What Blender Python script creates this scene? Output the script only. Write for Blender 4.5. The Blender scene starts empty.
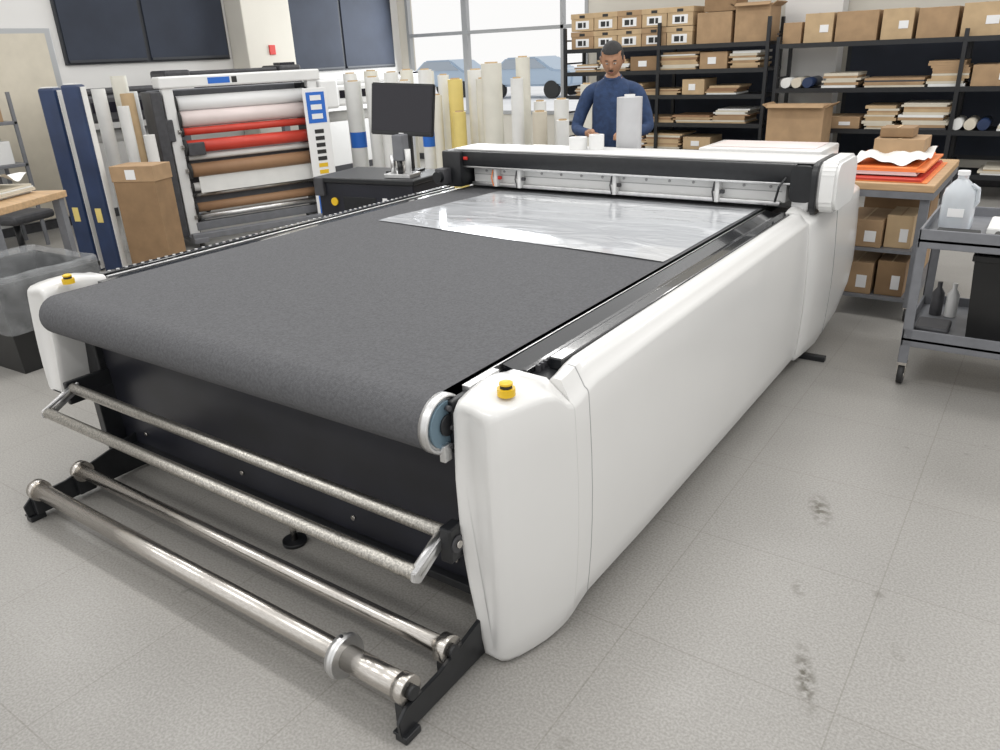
import bpy,bmesh,math,random
from mathutils import Vector,Matrix,Euler
random.seed(3)
V=Vector
sc=bpy.context.scene
# ------------------------------------------------------------ materials
def mat(name,col,rough=.5,metal=0.,var=.0,scale=20,bump=0.,bscale=None,coat=0.,trans=0.,alpha=1.,emis=0.,stretch=None):
    m=bpy.data.materials.new(name);m.use_nodes=True
    nt=m.node_tree;b=nt.nodes['Principled BSDF']
    b.inputs['Base Color'].default_value=(*col,1)
    b.inputs['Roughness'].default_value=rough
    b.inputs['Metallic'].default_value=metal
    b.inputs['Coat Weight'].default_value=coat
    b.inputs['Transmission Weight'].default_value=trans
    b.inputs['Alpha'].default_value=alpha
    if emis: 
        b.inputs['Emission Color'].default_value=(*col,1);b.inputs['Emission Strength'].default_value=emis
    tc=nt.nodes.new('ShaderNodeTexCoord');mp=nt.nodes.new('ShaderNodeMapping')
    nt.links.new(tc.outputs['Object'],mp.inputs[0])
    if stretch: mp.inputs['Scale'].default_value=stretch
    if var>0:
        n=nt.nodes.new('ShaderNodeTexNoise');n.inputs['Scale'].default_value=scale;n.inputs['Detail'].default_value=5
        nt.links.new(mp.outputs[0],n.inputs['Vector'])
        r=nt.nodes.new('ShaderNodeValToRGB')
        r.color_ramp.elements[0].position=.3;r.color_ramp.elements[1].position=.7
        r.color_ramp.elements[0].color=(*[c*(1-var) for c in col],1)
        r.color_ramp.elements[1].color=(*[min(1,c*(1+var)) for c in col],1)
        nt.links.new(n.outputs[0],r.inputs[0]);nt.links.new(r.outputs[0],b.inputs['Base Color'])
    if bump>0:
        n2=nt.nodes.new('ShaderNodeTexNoise');n2.inputs['Scale'].default_value=bscale or scale;n2.inputs['Detail'].default_value=4
        nt.links.new(mp.outputs[0],n2.inputs['Vector'])
        bp=nt.nodes.new('ShaderNodeBump');bp.inputs['Strength'].default_value=bump;bp.inputs['Distance'].default_value=.01
        nt.links.new(n2.outputs[0],bp.inputs['Height']);nt.links.new(bp.outputs[0],b.inputs['Normal'])
    return m
white=mat('white_painted_panel',(.70,.695,.68),.3,0,.015,3,coat=.25)
white2=mat('white_plastic',(.75,.75,.74),.35,0,.03,5)
seamm=mat('seam_grey',(.35,.35,.35),.6)
black=mat('black_powder_coat',(.012,.013,.015),.38,0,.2,30)
blackg=mat('black_gloss_rail',(.010,.011,.013),.14,0,.1,10,coat=.5)
darkpl=mat('dark_plate',(.016,.017,.024),.32,0,.3,4)
darkg=mat('dark_grey',(.05,.05,.055),.5,0,.2,20)
beltm=mat('belt_felt',(.092,.093,.099),.88,0,.20,110,.35,350)
steel=mat('brushed_steel',(.60,.57,.53),.25,1,.14,60,stretch=(1,8,8))
steel2=mat('pitted_steel_tube',(.5,.48,.44),.36,1,.4,160,.15,200)
alu=mat('aluminium',(.7,.7,.7),.35,1,.1,30)
greysteel=mat('grey_painted_steel',(.17,.175,.19),.45,0,.1,15)
bluering=mat('blue_grey_hub',(.16,.24,.3),.4,.4)
yellow=mat('yellow_plastic',(.75,.48,.02),.4)
red=mat('red_plastic',(.6,.03,.02),.4)
orange=mat('orange_film',(.85,.25,.07),.45,0,.1,6)
card=mat('cardboard',(.38,.25,.14),.8,0,.12,8)
card2=mat('cardboard_light',(.50,.36,.21),.8,0,.1,8)
card3=mat('cardboard_dark',(.27,.17,.09),.85,0,.12,8)
paper=mat('paper_white',(.74,.74,.72),.7,0,.05,6)
cream=mat('cream_paper',(.60,.55,.45),.7,0,.06,6)
tape=mat('label_white',(.8,.8,.8),.6)
ink=mat('label_ink',(.02,.02,.02),.6)
blue=mat('banner_blue',(.02,.14,.55),.5)
navyl=mat('navy_vinyl',(.018,.035,.09),.35,0,.2,5)
wood=mat('maple_wood',(.5,.33,.18),.45,0,.15,6,stretch=(1,8,8))
binm=mat('black_bin_plastic',(.010,.010,.010),.45,0,.2,10)
screenm=mat('monitor_screen',(.015,.014,.02),.12)
jugm=mat('translucent_jug',(.8,.84,.88),.25,0,0,trans=.45)
bottle=mat('plastic_roll',(.50,.50,.51),.3,0,.05,10)
yellowt=mat('yellow_tube',(.75,.6,.2),.5,0,.05,8)
ivory=mat('ivory_tube',(.7,.68,.6),.55,0,.06,5)
redv=mat('red_vinyl',(.55,.05,.03),.4,0,.1,5)
tanv=mat('brown_paper_roll',(.3,.17,.09),.6,0,.1,5)
pinkv=mat('pale_vinyl',(.72,.62,.6),.4,0,.05,5)
jeans=mat('jeans',(.03,.045,.08),.9,0,.2,60)
sweater=mat('sweater_navy',(.022,.045,.11),.85,0,.25,30,.3,90)
skin=mat('skin',(.36,.19,.11),.5,0,.08,30)
hair=mat('hair_black',(.010,.009,.009),.6,0,.3,90,.5,200)
shoe=mat('shoe_black',(.02,.02,.02),.5)
eyew=mat('eye_white',(.6,.57,.52),.3)
lipm=mat('lips',(.3,.12,.09),.5)
wallm=mat('wall_paint_cream',(.66,.63,.56),.8,0,.03,2)
wallg=mat('wall_paint_pale',(.72,.71,.69),.8,0,.03,2)
blindm=mat('blind_fabric_navy',(.025,.032,.05),.75,0,.15,3)
framem=mat('window_frame_dark',(.03,.033,.04),.5)
framew=mat('window_frame_alu',(.42,.43,.44),.4,.3)
extm=mat('concrete_bright',(.85,.86,.88),.9,0,.06,.5)

def sheet_mat():
    m=mat('clear_plastic_film',(.70,.72,.75),.16,0,0,coat=.8)
    nt=m.node_tree;b=nt.nodes['Principled BSDF']
    tc=nt.nodes.new('ShaderNodeTexCoord')
    mp=nt.nodes.new('ShaderNodeMapping');mp.inputs['Scale'].default_value=(1,2.2,1);nt.links.new(tc.outputs['Object'],mp.inputs[0])
    n=nt.nodes.new('ShaderNodeTexNoise');n.inputs['Scale'].default_value=2.2;n.inputs['Detail'].default_value=3;n.inputs['Distortion'].default_value=1.5
    nt.links.new(mp.outputs[0],n.inputs['Vector'])
    bp=nt.nodes.new('ShaderNodeBump');bp.inputs['Strength'].default_value=.35;bp.inputs['Distance'].default_value=.03
    nt.links.new(n.outputs[0],bp.inputs['Height']);nt.links.new(bp.outputs[0],b.inputs['Normal'])
    b.inputs['Alpha'].default_value=.88
    return m
film=sheet_mat()
def liner_mat():
    m=mat('bin_liner',(.40,.41,.42),.22,0,.3,12,.9,11)
    m.node_tree.nodes['Principled BSDF'].inputs['Alpha'].default_value=.33
    return m
linerm=liner_mat()

def floor_mat():
    m=bpy.data.materials.new('vct_floor');m.use_nodes=True;nt=m.node_tree;b=nt.nodes['Principled BSDF']
    N=nt.nodes.new;L=nt.links.new
    tc=N('ShaderNodeTexCoord')
    def noise(s,d=3,dist=0):
        n=N('ShaderNodeTexNoise');n.inputs['Scale'].default_value=s;n.inputs['Detail'].default_value=d;n.inputs['Distortion'].default_value=dist
        L(tc.outputs['Object'],n.inputs['Vector']);return n.outputs[0]
    def ramp(i,p0,c0,p1,c1):
        r=N('ShaderNodeValToRGB');e=r.color_ramp.elements
        e[0].position=p0;e[0].color=(*c0,1);e[1].position=p1;e[1].color=(*c1,1);L(i,r.inputs[0]);return r.outputs[0]
    def mix(f,a,bb,t='MIX'):
        x=N('ShaderNodeMix');x.data_type='RGBA';x.blend_type=t
        if hasattr(f,'type') and not isinstance(f,float): L(f,x.inputs[0])
        else: x.inputs[0].default_value=f
        L(a,x.inputs[6]);
        if isinstance(bb,tuple): x.inputs[7].default_value=(*bb,1)
        else: L(bb,x.inputs[7])
        return x.outputs[2]
    base=ramp(noise(130,3),.35,(.272,.260,.242),.65,(.372,.36,.338))
    big=ramp(noise(1.3,4),.3,(.90,.90,.90),.7,(1,1,1))
    c=mix(1.,base,big,'MULTIPLY')
    br=N('ShaderNodeTexBrick');br.offset=0;br.inputs['Scale'].default_value=1
    br.inputs['Brick Width'].default_value=.61;br.inputs['Row Height'].default_value=.61
    br.inputs['Mortar Size'].default_value=.0026;br.inputs['Mortar Smooth'].default_value=.4
    br.inputs['Color1'].default_value=(1,1,1,1);br.inputs['Color2'].default_value=(.97,.97,.97,1);br.inputs['Mortar'].default_value=(.80,.79,.77,1)
    mp=N('ShaderNodeMapping');mp.inputs['Location'].default_value=(.2,.1,0);L(tc.outputs['Object'],mp.inputs[0]);L(mp.outputs[0],br.inputs['Vector'])
    c=mix(1.,c,br.outputs[0],'MULTIPLY')
    sp=ramp(noise(9,6,1.2),.70,(0,0,0),.76,(1,1,1))
    sp2=N('ShaderNodeMath');sp2.operation='MULTIPLY';L(sp,sp2.inputs[0]);sp2.inputs[1].default_value=.35
    c=mix(sp2.outputs[0],c,(.10,.095,.085))
    for (x,y,rx,ry,s) in [(-.478,2.71,.05,.13,.9),(-.30,1.82,.035,.16,1.),(-.42,2.2,.03,.06,.5),(-.10,2.05,.02,.05,.5),(-.75,1.25,.03,.04,.4),(-.2,2.3,.03,.04,.4)]:
        mm=N('ShaderNodeMapping');mm.vector_type='TEXTURE';mm.inputs['Location'].default_value=(x,y,0);mm.inputs['Scale'].default_value=(rx,ry,1)
        mm.inputs['Rotation'].default_value=(0,0,.35)
        L(tc.outputs['Object'],mm.inputs[0])
        ln=N('ShaderNodeVectorMath');ln.operation='LENGTH';L(mm.outputs[0],ln.inputs[0])
        r=ramp(ln.outputs['Value'],.2,(1,1,1),1.0,(0,0,0))
        q=ramp(noise(38,5),.42,(0,0,0),.58,(1,1,1))
        mu=N('ShaderNodeMath');mu.operation='MULTIPLY';L(r,mu.inputs[0]);L(q,mu.inputs[1])
        mu2=N('ShaderNodeMath');mu2.operation='MULTIPLY';L(mu.outputs[0],mu2.inputs[0]);mu2.inputs[1].default_value=s
        c=mix(mu2.outputs[0],c,(.09,.08,.06))
    L(c,b.inputs['Base Color'])
    rr=N('ShaderNodeMapRange');L(noise(6,4),rr.inputs[0]);rr.inputs[3].default_value=.25;rr.inputs[4].default_value=.45
    L(rr.outputs[0],b.inputs['Roughness'])
    return m
floorm=floor_mat()

# ------------------------------------------------------------ builder
class B:
    def __init__(s,name,M=None):
        s.name=name;s.bm=bmesh.new();s.mats=[];s.M=M or Matrix.Identity(4)
    def add(s,t,m,smooth=False,M=None):
        if m not in s.mats: s.mats.append(m)
        i=s.mats.index(m)
        for f in t.faces:
            f.material_index=i
            if smooth is True: f.smooth=True
        if M is not None: bmesh.ops.transform(t,matrix=M,verts=t.verts)
        me=bpy.data.meshes.new('t');t.to_mesh(me);t.free();s.bm.from_mesh(me);bpy.data.meshes.remove(me)
        return s
    def box(s,x0,x1,y0,y1,z0,z1,m,bev=0,rot=None,seg=2):
        t=bmesh.new();bmesh.ops.create_cube(t,size=1)
        bmesh.ops.scale(t,vec=(abs(x1-x0),abs(y1-y0),abs(z1-z0)),verts=t.verts)
        if bev>0: bmesh.ops.bevel(t,geom=t.edges[:],offset=bev,segments=seg,affect='EDGES',profile=.5)
        c=Matrix.Translation(((x0+x1)/2,(y0+y1)/2,(z0+z1)/2))
        if rot: c=c@Euler(rot).to_matrix().to_4x4()
        return s.add(t,m,False,c)
    def cyl(s,p0,p1,r0,m,r1=None,seg=24,cap=True):
        p0=V(p0);p1=V(p1);d=p1-p0;r1=r0 if r1 is None else r1
        t=bmesh.new();bmesh.ops.create_cone(t,cap_ends=cap,segments=seg,radius1=r0,radius2=r1,depth=d.length)
        for f in t.faces: f.smooth=len(f.verts)==4
        q=V((0,0,1)).rotation_difference(d.normalized())
        return s.add(t,m,None,Matrix.Translation((p0+p1)/2)@q.to_matrix().to_4x4())
    def hoop(s,c,axis,R,r,m,seg=32):
        t=bmesh.new();ring=[]
        for i in range(seg):
            a=2*math.pi*i/seg;rr=[]
            for j in range(8):
                b=2*math.pi*j/8
                rr.append(t.verts.new(((R+r*math.cos(b))*math.cos(a),(R+r*math.cos(b))*math.sin(a),r*math.sin(b))))
            ring.append(rr)
        for i in range(seg):
            for j in range(8):
                t.faces.new((ring[i][j],ring[(i+1)%seg][j],ring[(i+1)%seg][(j+1)%8],ring[i][(j+1)%8]))
        q=V((0,0,1)).rotation_difference(V(axis).normalized())
        return s.add(t,m,True,Matrix.Translation(c)@q.to_matrix().to_4x4())
    def sph(s,c,r,m,sc3=(1,1,1),u=20,v=12,rot=None):
        t=bmesh.new();bmesh.ops.create_uvsphere(t,u_segments=u,v_segments=v,radius=r)
        M=Matrix.Translation(c)
        if rot: M=M@Euler(rot).to_matrix().to_4x4()
        M=M@Matrix.Diagonal((*sc3,1))
        return s.add(t,m,True,M)
    def lathe(s,pts,c,m,seg=28,rot=None):
        t=bmesh.new();rs=[]
        for r,z in pts:
            rs.append([t.verts.new((r*math.cos(2*math.pi*i/seg),r*math.sin(2*math.pi*i/seg),z)) for i in range(seg)])
        for a,b in zip(rs[:-1],rs[1:]):
            for i in range(seg): t.faces.new((a[i],a[(i+1)%seg],b[(i+1)%seg],b[i]))
        if pts[0][0]>1e-4 and pts[0]!=pts[-1]: t.faces.new(rs[0][::-1])
        if pts[-1][0]>1e-4 and pts[0]!=pts[-1]: t.faces.new(rs[-1])
        bmesh.ops.remove_doubles(t,verts=t.verts,dist=1e-5)
        for f in t.faces: f.smooth=True
        for e in t.edges:
            if len(e.link_faces)==2 and e.calc_face_angle(0)>.7: e.smooth=False
        M=Matrix.Translation(c)
        if rot: M=M@Euler(rot).to_matrix().to_4x4()
        return s.add(t,m,True,M)
    def prism(s,poly,axis,lo,hi,m,bev=0):
        t=bmesh.new()
        def P(a,b,c):
            return {'x':(c,a,b),'y':(a,c,b),'z':(a,b,c)}[axis]
        A=[t.verts.new(P(a,b,lo)) for a,b in poly];C=[t.verts.new(P(a,b,hi)) for a,b in poly]
        t.faces.new(A);t.faces.new(C[::-1]);n=len(poly)
        for i in range(n): t.faces.new((A[i],C[i],C[(i+1)%n],A[(i+1)%n]))
        bmesh.ops.recalc_face_normals(t,faces=t.faces)
        if bev>0: bmesh.ops.bevel(t,geom=t.edges[:],offset=bev,segments=2,affect='EDGES')
        return s.add(t,m,False)
    def loft(s,secs,m,smooth=True,cap=True,closed=True):
        t=bmesh.new();R=[[t.verts.new(p) for p in sec] for sec in secs];n=len(secs[0])
        for a,b in zip(R[:-1],R[1:]):
            for i in range(n if closed else n-1): t.faces.new((a[i],a[(i+1)%n],b[(i+1)%n],b[i]))
        if cap:
            t.faces.new(R[0]);t.faces.new(R[-1][::-1])
        bmesh.ops.recalc_face_normals(t,faces=t.faces)
        return s.add(t,m,smooth)
    def path(s,pts,r,m,seg=12):
        for a,b in zip(pts[:-1],pts[1:]): s.cyl(a,b,r,m,seg=seg)
        for p in pts[1:-1]: s.sph(p,r,m,u=seg,v=8)
        return s
    def done(s,parent=None,sharp=None):
        me=bpy.data.meshes.new(s.name)
        bmesh.ops.transform(s.bm,matrix=s.M,verts=s.bm.verts)
        s.bm.to_mesh(me);s.bm.free()
        for m in s.mats: me.materials.append(m)
        if sharp:
            me.set_sharp_from_angle(angle=math.radians(sharp))
        o=bpy.data.objects.new(s.name,me);sc.collection.objects.link(o)
        if parent: o.parent=parent
        return o
def empty(name):
    o=bpy.data.objects.new(name,None);sc.collection.objects.link(o);return o
def TR(x,y,z=0,rz=0): return Matrix.Translation((x,y,z))@Matrix.Rotation(math.radians(rz),4,'Z')

# ------------------------------------------------------------ room
b=B('floor');b.box(-9.3,4,-3.5,10.6,-.05,0,floorm);b.done()
b=B('wall_back')
b.box(-9.3,-9.12,10.5,10.65,0,3.4,wallm);b.box(-9.12,-5.75,10.5,10.65,0,.75,wallm);b.box(-9.12,-5.75,10.5,10.65,3.0,3.4,wallm)
b.box(-5.75,4,10.5,10.65,0,3.4,wallm);b.done()
b=B('wall_left');b.box(-9.45,-9.3,-3.5,10.65,0,3.4,wallg);b.done()
b=B('baseboard_left');b.box(-9.3,-9.285,-3.5,10.5,0,.1,darkg);b.done()
b=B('baseboard_back');b.box(-9.3,4,10.485,10.5,0,.1,darkg);b.done()
for k,(x0,x1) in enumerate([(-9.12,-7.93),(-7.93,-5.75)]):
    b=B('window_%d'%(k+1))
    for a,c in [(x0,x0+.05),(x1-.05,x1)]: b.box(a,c,10.48,10.56,.75,3.0,framew)
    if k: b.box(-6.2,-6.15,10.48,10.56,.75,3.0,framew)
    for z in (.75,1.93,2.95): b.box(x0+.05,x1-.05,10.48,10.56,z,z+.05,framew)
    b.done()
k=3
for (y0,y1,z0) in [(4.85,5.87,1.72),(5.87,7.05,1.72),(7.97,9.14,1.5),(9.14,10.3,1.5)]:
    b=B('window_%d'%k);k+=1
    b.box(-9.3,-9.27,y0,y1,z0,3.2,framem)
    b.box(-9.27,-9.25,y0+.03,y1-.03,z0+.02,3.17,blindm)
    b.box(-9.25,-9.235,y0+.03,y1-.03,z0+.02,z0+.05,framem,.003)
    b.done()
b=B('window_%d'%k);k+=1
b.box(-2.25,4,10.47,10.5,.3,1.84,framem);
for i in range(5): b.box(-2.2+i*1.25,-2.2+i*1.25+1.2,10.45,10.47,.35,1.8,blindm)
b.done()
b=B('window_%d'%k)
b.box(-5.6,-2.9,10.47,10.5,.4,1.75,framem);b.box(-5.55,-2.95,10.46,10.47,.45,1.7,blindm);b.done()
b=B('pillar');b.box(-9.29,-8.95,7.1,7.9,0,3.4,wallm,.01);b.box(-8.95,-8.93,7.45,7.55,1.75,1.87,red,.005);b.done()
b=B('column');b.box(-2.95,-2.3,10.2,10.47,0,3.4,wallg,.01);b.done()
b=B('door_1');b.box(-9.29,-9.26,3.85,4.75,0.11,2.1,framew,.004);b.box(-9.26,-9.25,3.92,4.68,.12,2.05,cream);b.cyl((-9.25,4.62,1),(-9.2,4.62,1),.015,alu);b.cyl((-9.2,4.62,1),(-9.2,4.5,1),.012,alu);b.done()
b=B('exterior_ground');b.box(-50,10,10.7,70,-.2,-.1,extm);b.done()
carp=mat('car_paint',(.40,.50,.62),.3);carg=mat('car_glass',(.35,.40,.46),.2)
for cx,cy in ((-17.5,27),(-22.5,28)):
    b=B('parked_car',Matrix.Translation((cx+9.1,cy-18,0)))
    b.prism([(-11.3,.35),(-7.1,.35),(-7.05,.75),(-7.3,.92),(-8.0,.98),(-8.7,1.42),(-10.1,1.42),(-10.7,1.0),(-11.3,.92)],'y',18,19.75,carp,.08)
    b.prism([(-8.2,1.0),(-8.75,1.36),(-10.05,1.36),(-10.5,1.0)],'y',17.97,18.05,carg)
    for x in (-10.5,-8.0):
        for y in (17.97,19.6): b.cyl((x,y,.23),(x,y+.2,.23),.33,ink)
    b.done()

# ------------------------------------------------------------ laser cutter
LC=empty('laser_cutting_machine')
CX=-2.185
def section(Y,d,top,zb,xi,o=0.,fb=0.,grow=0.,sh=.05,rl=.02):
    pts=[]
    def xo(z):
        z=max(0,min(.88,z));
        return -.950+.030*math.sin(math.pi*min(1,z/1.0)**.8)-d+o+grow
    ze=top-sh-.012;H=ze-zb
    for f in (0,.025,.13,.27,.42,.57,.72,.86,1):
        z=zb+f*H; pts.append([xo(z)-(.010 if f==0 else 0),Y,z])
    pts.append([xo(ze)-.004,Y,top-sh+grow]);pts.append([xo(ze)-.014,Y,top-sh+.008+grow])
    xt=xo(ze)-.014; x2=min(xt-.03,max(xi+rl+.03,xt-.075))
    pts.append([xt*.5+x2*.5,Y,top-sh*.45+grow]);pts.append([x2,Y,top-.003+grow])
    pts.append([xi+rl,Y,top+grow]);pts.append([xi+rl*.3,Y,top-rl*.3]);pts.append([xi,Y,top-rl])
    H=top-rl-zb
    for f,dx in ((.75,0),(.5,.006),(.3,.022),(.12,.04),(0,.052)):
        z=zb+f*H; pts.append([xi+(dx if xi<-1.1 else 0),Y,z])
    for p in pts:
        p[1]+= -fb*math.sin(math.pi*max(0,min(1,p[2]/.9)))
    return [V(p) for p in pts]
F=.02
ST=[(1.402,.132,.800,.055,-1.128,0,F,0,.02,.02),(1.396,.122,.812,.040,-1.143,0,F,0,.02,.025),(1.395,.108,.824,.026,-1.154,0,F,0,.022,.03),(1.401,.094,.833,.016,-1.160,0,F,0,.024,.036),(1.416,.080,.840,.010,-1.163,0,F,0,.024,.034),
    (1.45,.064,.846,.008,-1.164,0,.015,0,.026,.03),(1.50,.046,.850,.008,-1.164,0,.008,0,.028,.025),(1.55,.032,.850,.008,-1.164,0,.002,0,.03,.02),(1.585,.025,.845,.010,-1.164,0,0,0,.036),(1.61,.020,.838,.015,-1.164,0,0,0,.048),(1.63,.017,.832,.022,-1.164,0,0,0,.062),(1.655,.014,.830,.035,-1.164,0,0,0,.070)]
ST2=[(1.656,.014,.830,.035,-1.03,0,0,0,.070),(1.69,.010,.836,.06,-1.03,0,0,0,.068),(1.73,.008,.848,.075,-1.03,0,0,0,.064),(1.78,.005,.855,.08,-1.03,0,0,0,.058),(2.1,0,.857,.08,-1.03,0,0,0,.052),(2.9,0,.857,.08,-1.03,0,0,0,.05),(3.97,0,.857,.08,-1.03,0,0,0,.045)]
b=B('side_panel_right')
b.loft([section(*s) for s in ST],white);b.loft([section(*s) for s in ST2],white)
RM=[(3.975,.0,.857,.08,-1.06,.006),(3.985,.0,.865,.075,-1.06,.012),(4.1,0,.88,.07,-1.06,.022),(4.3,0,.885,.06,-1.06,.03),(4.69,0,.885,.14,-1.06,.035),(4.9,0,.885,.27,-1.06,.033),(5.0,.005,.88,.38,-1.06,.03),(5.04,.03,.86,.5,-1.06,.02)]
b.loft([section(*s) for s in RM],white)
b.done(LC,sharp=50)
b=B('panel_seams')
b.loft([section(1.725,.0083,.8465,.075,-1.03,0,0,.0008,.064),section(1.728,.0083,.8465,.075,-1.03,0,0,.0008,.064)],seamm)
b.loft([section(4.42,0,.886,.09,-1.06,.033,0,.0012),section(4.424,0,.886,.09,-1.06,.033,0,.0012)],seamm)
b.done(LC,sharp=38)
b=B('side_panel_left')
MI=Matrix.Translation((2*CX-.053,0,0))@Matrix.Diagonal((-1,1,1,1))
def mir(sec): return [MI@p for p in sec]
STl=[(s[0],s[1]*.7,s[2]+.015,.38,*s[4:]) for s in ST]
b.loft([mir(section(*s)) for s in STl],white)
b.loft([mir(section(s[0],s[1],.80,.1,-1.03)) for s in ST2],white)
b.done(LC,sharp=50)
b=B('chassis')
b.box(-3.20,-1.155,1.53,1.56,.11,.72,darkpl,.003)
b.box(-3.30,-1.05,1.60,5.0,.10,.66,black,.004)
b.box(-3.34,-3.20,1.50,1.66,.12,.78,black,.006)
b.box(-3.20,-1.20,1.62,4.9,.66,.80,black)
b.box(-3.20,-1.155,1.50,1.53,.11,.14,black,.002);b.box(-3.20,-1.155,1.50,1.53,.69,.72,black,.002)
for x in (-3.0,-2.35,-1.75,-1.3):
    for z in (.64,.2): b.cyl((x,1.53,z),(x,1.522,z),.009,steel,seg=10)
b.box(-1.20,-1.03,1.66,4.1,.66,.815,black,.003)
b.box(-1.195,-1.19,1.60,4.1,.815,.838,alu,.001)
b.prism([(-1.185,.815),(-1.185,.836),(-1.125,.822),(-1.125,.815)],'y',1.66,4.1,blackg)
b.box(-1.118,-1.102,1.66,4.1,.815,.832,blackg,.002)
b.box(-1.08,-1.034,1.74,4.1,.815,.850,blackg,.004)
b.box(-1.195,-1.168,1.48,1.62,.76,.838,alu,.002)
for i in range(120):
    y=1.7+i*.02; b.box(-1.099,-1.087,y,y+.010,.815,.836,darkg)
b.box(-3.34,-3.185,1.60,4.1,.66,.815,black,.003)
b.box(-3.235,-3.195,1.60,4.1,.815,.835,blackg,.003);b.box(-3.27,-3.255,1.66,4.1,.815,.84,alu,.002);b.box(-3.325,-3.29,1.66,4.1,.815,.845,blackg,.003)
for i in range(60):
    y=1.7+i*.04; b.cyl((-3.31,y,.845),(-3.31,y,.848),.008,alu,seg=8)
for (x,y) in [(-2.06,1.50),(-3.1,1.62),(-1.25,1.62),(-1.3,4.2),(-3.1,4.2)]:
    b.cyl((x,y,0),(x,y,.015),.045,black);b.cyl((x,y,.015),(x,y,.12),.012,steel)
b.box(-1.1,-.83,4.22,4.26,.0,.03,black,.004);b.cyl((-1.0,4.24,.03),(-1.0,4.24,.12),.015,steel)
b.done(LC)
b=B('conveyor_belt')
prof=[(4.9,.84)]+[(1.40+(4.9-1.4)*k/24,.84) for k in range(24,0,-1)]
for i in range(0,15):
    a=math.pi/2+math.pi*i/14; prof.append((1.39+.08*math.cos(a),.76+.08*math.sin(a)))
prof+= [(1.6,.675)]
b.loft([[V((x,y,z)) for y,z in prof] for x in (-3.175,-2.6,-2.0,-1.21)],beltm,smooth=True,cap=False,closed=False)
b.done(LC,sharp=60)
b=B('drive_pulley')
b.cyl((-1.210,1.39,.76),(-1.188,1.39,.76),.084,alu,seg=40);b.hoop((-1.188,1.39,.76),(1,0,0),.078,.006,alu)
b.cyl((-1.189,1.39,.76),(-1.181,1.39,.76),.066,bluering,seg=40);b.cyl((-1.182,1.39,.76),(-1.174,1.39,.76),.03,black)
b.box(-1.187,-1.166,1.40,1.52,.67,.825,black,.004)
for y,z in ((1.39,.70),(1.39,.81),(1.40,.75)): b.cyl((-1.178,y,z),(-1.166,y,z),.008,darkg,seg=8)
b.box(-1.19,-1.17,1.36,1.39,.66,.71,alu,.003)
b.cyl((-3.19,1.39,.76),(-3.175,1.39,.76),.07,darkg,seg=40);b.box(-3.23,-3.19,1.38,1.5,.68,.80,black,.004)
b.cyl((-3.17,1.39,.76),(-1.22,1.39,.76),.075,darkg)
b.done(LC)
b=B('emergency_stop_buttons')
for x,y,zz in ((-1.045,1.475,.843),(-3.225,1.48,.858)):
    b.cyl((x,y,zz),(x,y,zz+.020),.024,yellow);b.cyl((x,y,zz+.020),(x,y,zz+.027),.016,ink);b.lathe([(.013,0),(.018,.003),(.018,.008),(.012,.011),(0,.012)],(x,y,zz+.027),yellow)
b.done(LC)
b=B('tension_roller_frame')
A=(-1.20,1.36,.435);Bq=(-1.20,1.235,.375);C=(-3.17,1.36,.445);D=(-3.17,1.235,.385)
b.cyl(C,A,.021,steel2);b.cyl(D,Bq,.021,steel2)
for p,q in ((A,Bq),(C,D)):
    b.cyl(V(p),V(q),.018,alu)
    b.prism([(p[1]+.02,p[2]+.022),(p[1]+.025,p[2]-.01),(q[1]-.0,q[2]-.028),(q[1]-.025,q[2]-.01),(q[1]-.02,q[2]+.015)],'x',p[0],p[0]+.016,alu,.003)
b.cyl((-1.19,1.37,.43),(-1.15,1.50,.42),.014,black)
b.box(-1.19,-1.15,1.33,1.39,.36,.47,black,.006);b.box(-1.20,-1.16,1.35,1.54,.38,.44,black,.004)
b.cyl((-1.152,1.36,.415),(-1.145,1.36,.415),.026,darkg);b.cyl((-1.146,1.36,.415),(-1.14,1.36,.415),.011,steel)
b.box(-3.21,-3.185,1.34,1.54,.37,.47,black,.006)
b.done(LC)
b=B('unwind_roller_unit')
for x in (-3.10,-1.115):
    b.prism([(1.03,.02),(1.56,.02),(1.62,.16),(1.56,.19),(1.20,.105),(1.06,.10),(1.025,.07)],'x',x-.006,x+.006,black,.002)
    b.box(x-.02,x+.02,1.03,1.09,0,.022,black,.003)
    b.box(x-.028,x+.006,1.03,1.58,.018,.026,black,.002)
for x,s in ((-3.094,1),(-1.121,-1)):
    for y,z in ((1.09,.125),(1.265,.125)):
        b.box(x,x+s*.03,y-.035,y+.035,.03,z-.025,black,.003)
        b.cyl((x,y,z),(x+s*.035,y,z),.042,steel)
        b.cyl((x-s*.014,y,z),(x,y,z),.02,black)
b.cyl((-3.06,1.09,.125),(-1.36,1.09,.125),.032,steel,seg=36);b.cyl((-1.36,1.09,.125),(-1.15,1.09,.125),.036,steel,seg=36)
b.cyl((-3.06,1.265,.125),(-1.15,1.265,.125),.026,steel,seg=36)
b.cyl((-1.38,1.09,.125),(-1.35,1.09,.125),.062,alu,seg=32);b.hoop((-1.365,1.09,.125),(1,0,0),.058,.009,alu)
b.cyl((-1.365,1.09,.18),(-1.365,1.09,.193),.006,black,seg=8)
for x in (-3.2,-1.13):
    b.box(x,x+.02,1.45,1.6,.03,.4,black,.003)
b.done(LC)
b=B('gantry')
b.box(-3.22,-1.04,4.03,4.22,.992,1.083,black,.008)
b.box(-3.20,-1.04,4.035,4.24,.98,.992,alu,.003)
b.box(-3.22,-.90,4.07,4.34,1.083,1.095,white2,.005)
b.box(-3.1,-1.10,4.12,4.30,.875,.98,white2,.004)
b.box(-3.1,-1.12,4.09,4.12,.862,.885,alu,.004)
b.box(-3.1,-1.12,4.118,4.12,.930,.934,seamm)
for i in range(14): b.cyl((-3.0+i*.14,4.121,.955),(-3.0+i*.14,4.115,.955),.008,seamm,seg=8)
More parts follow.
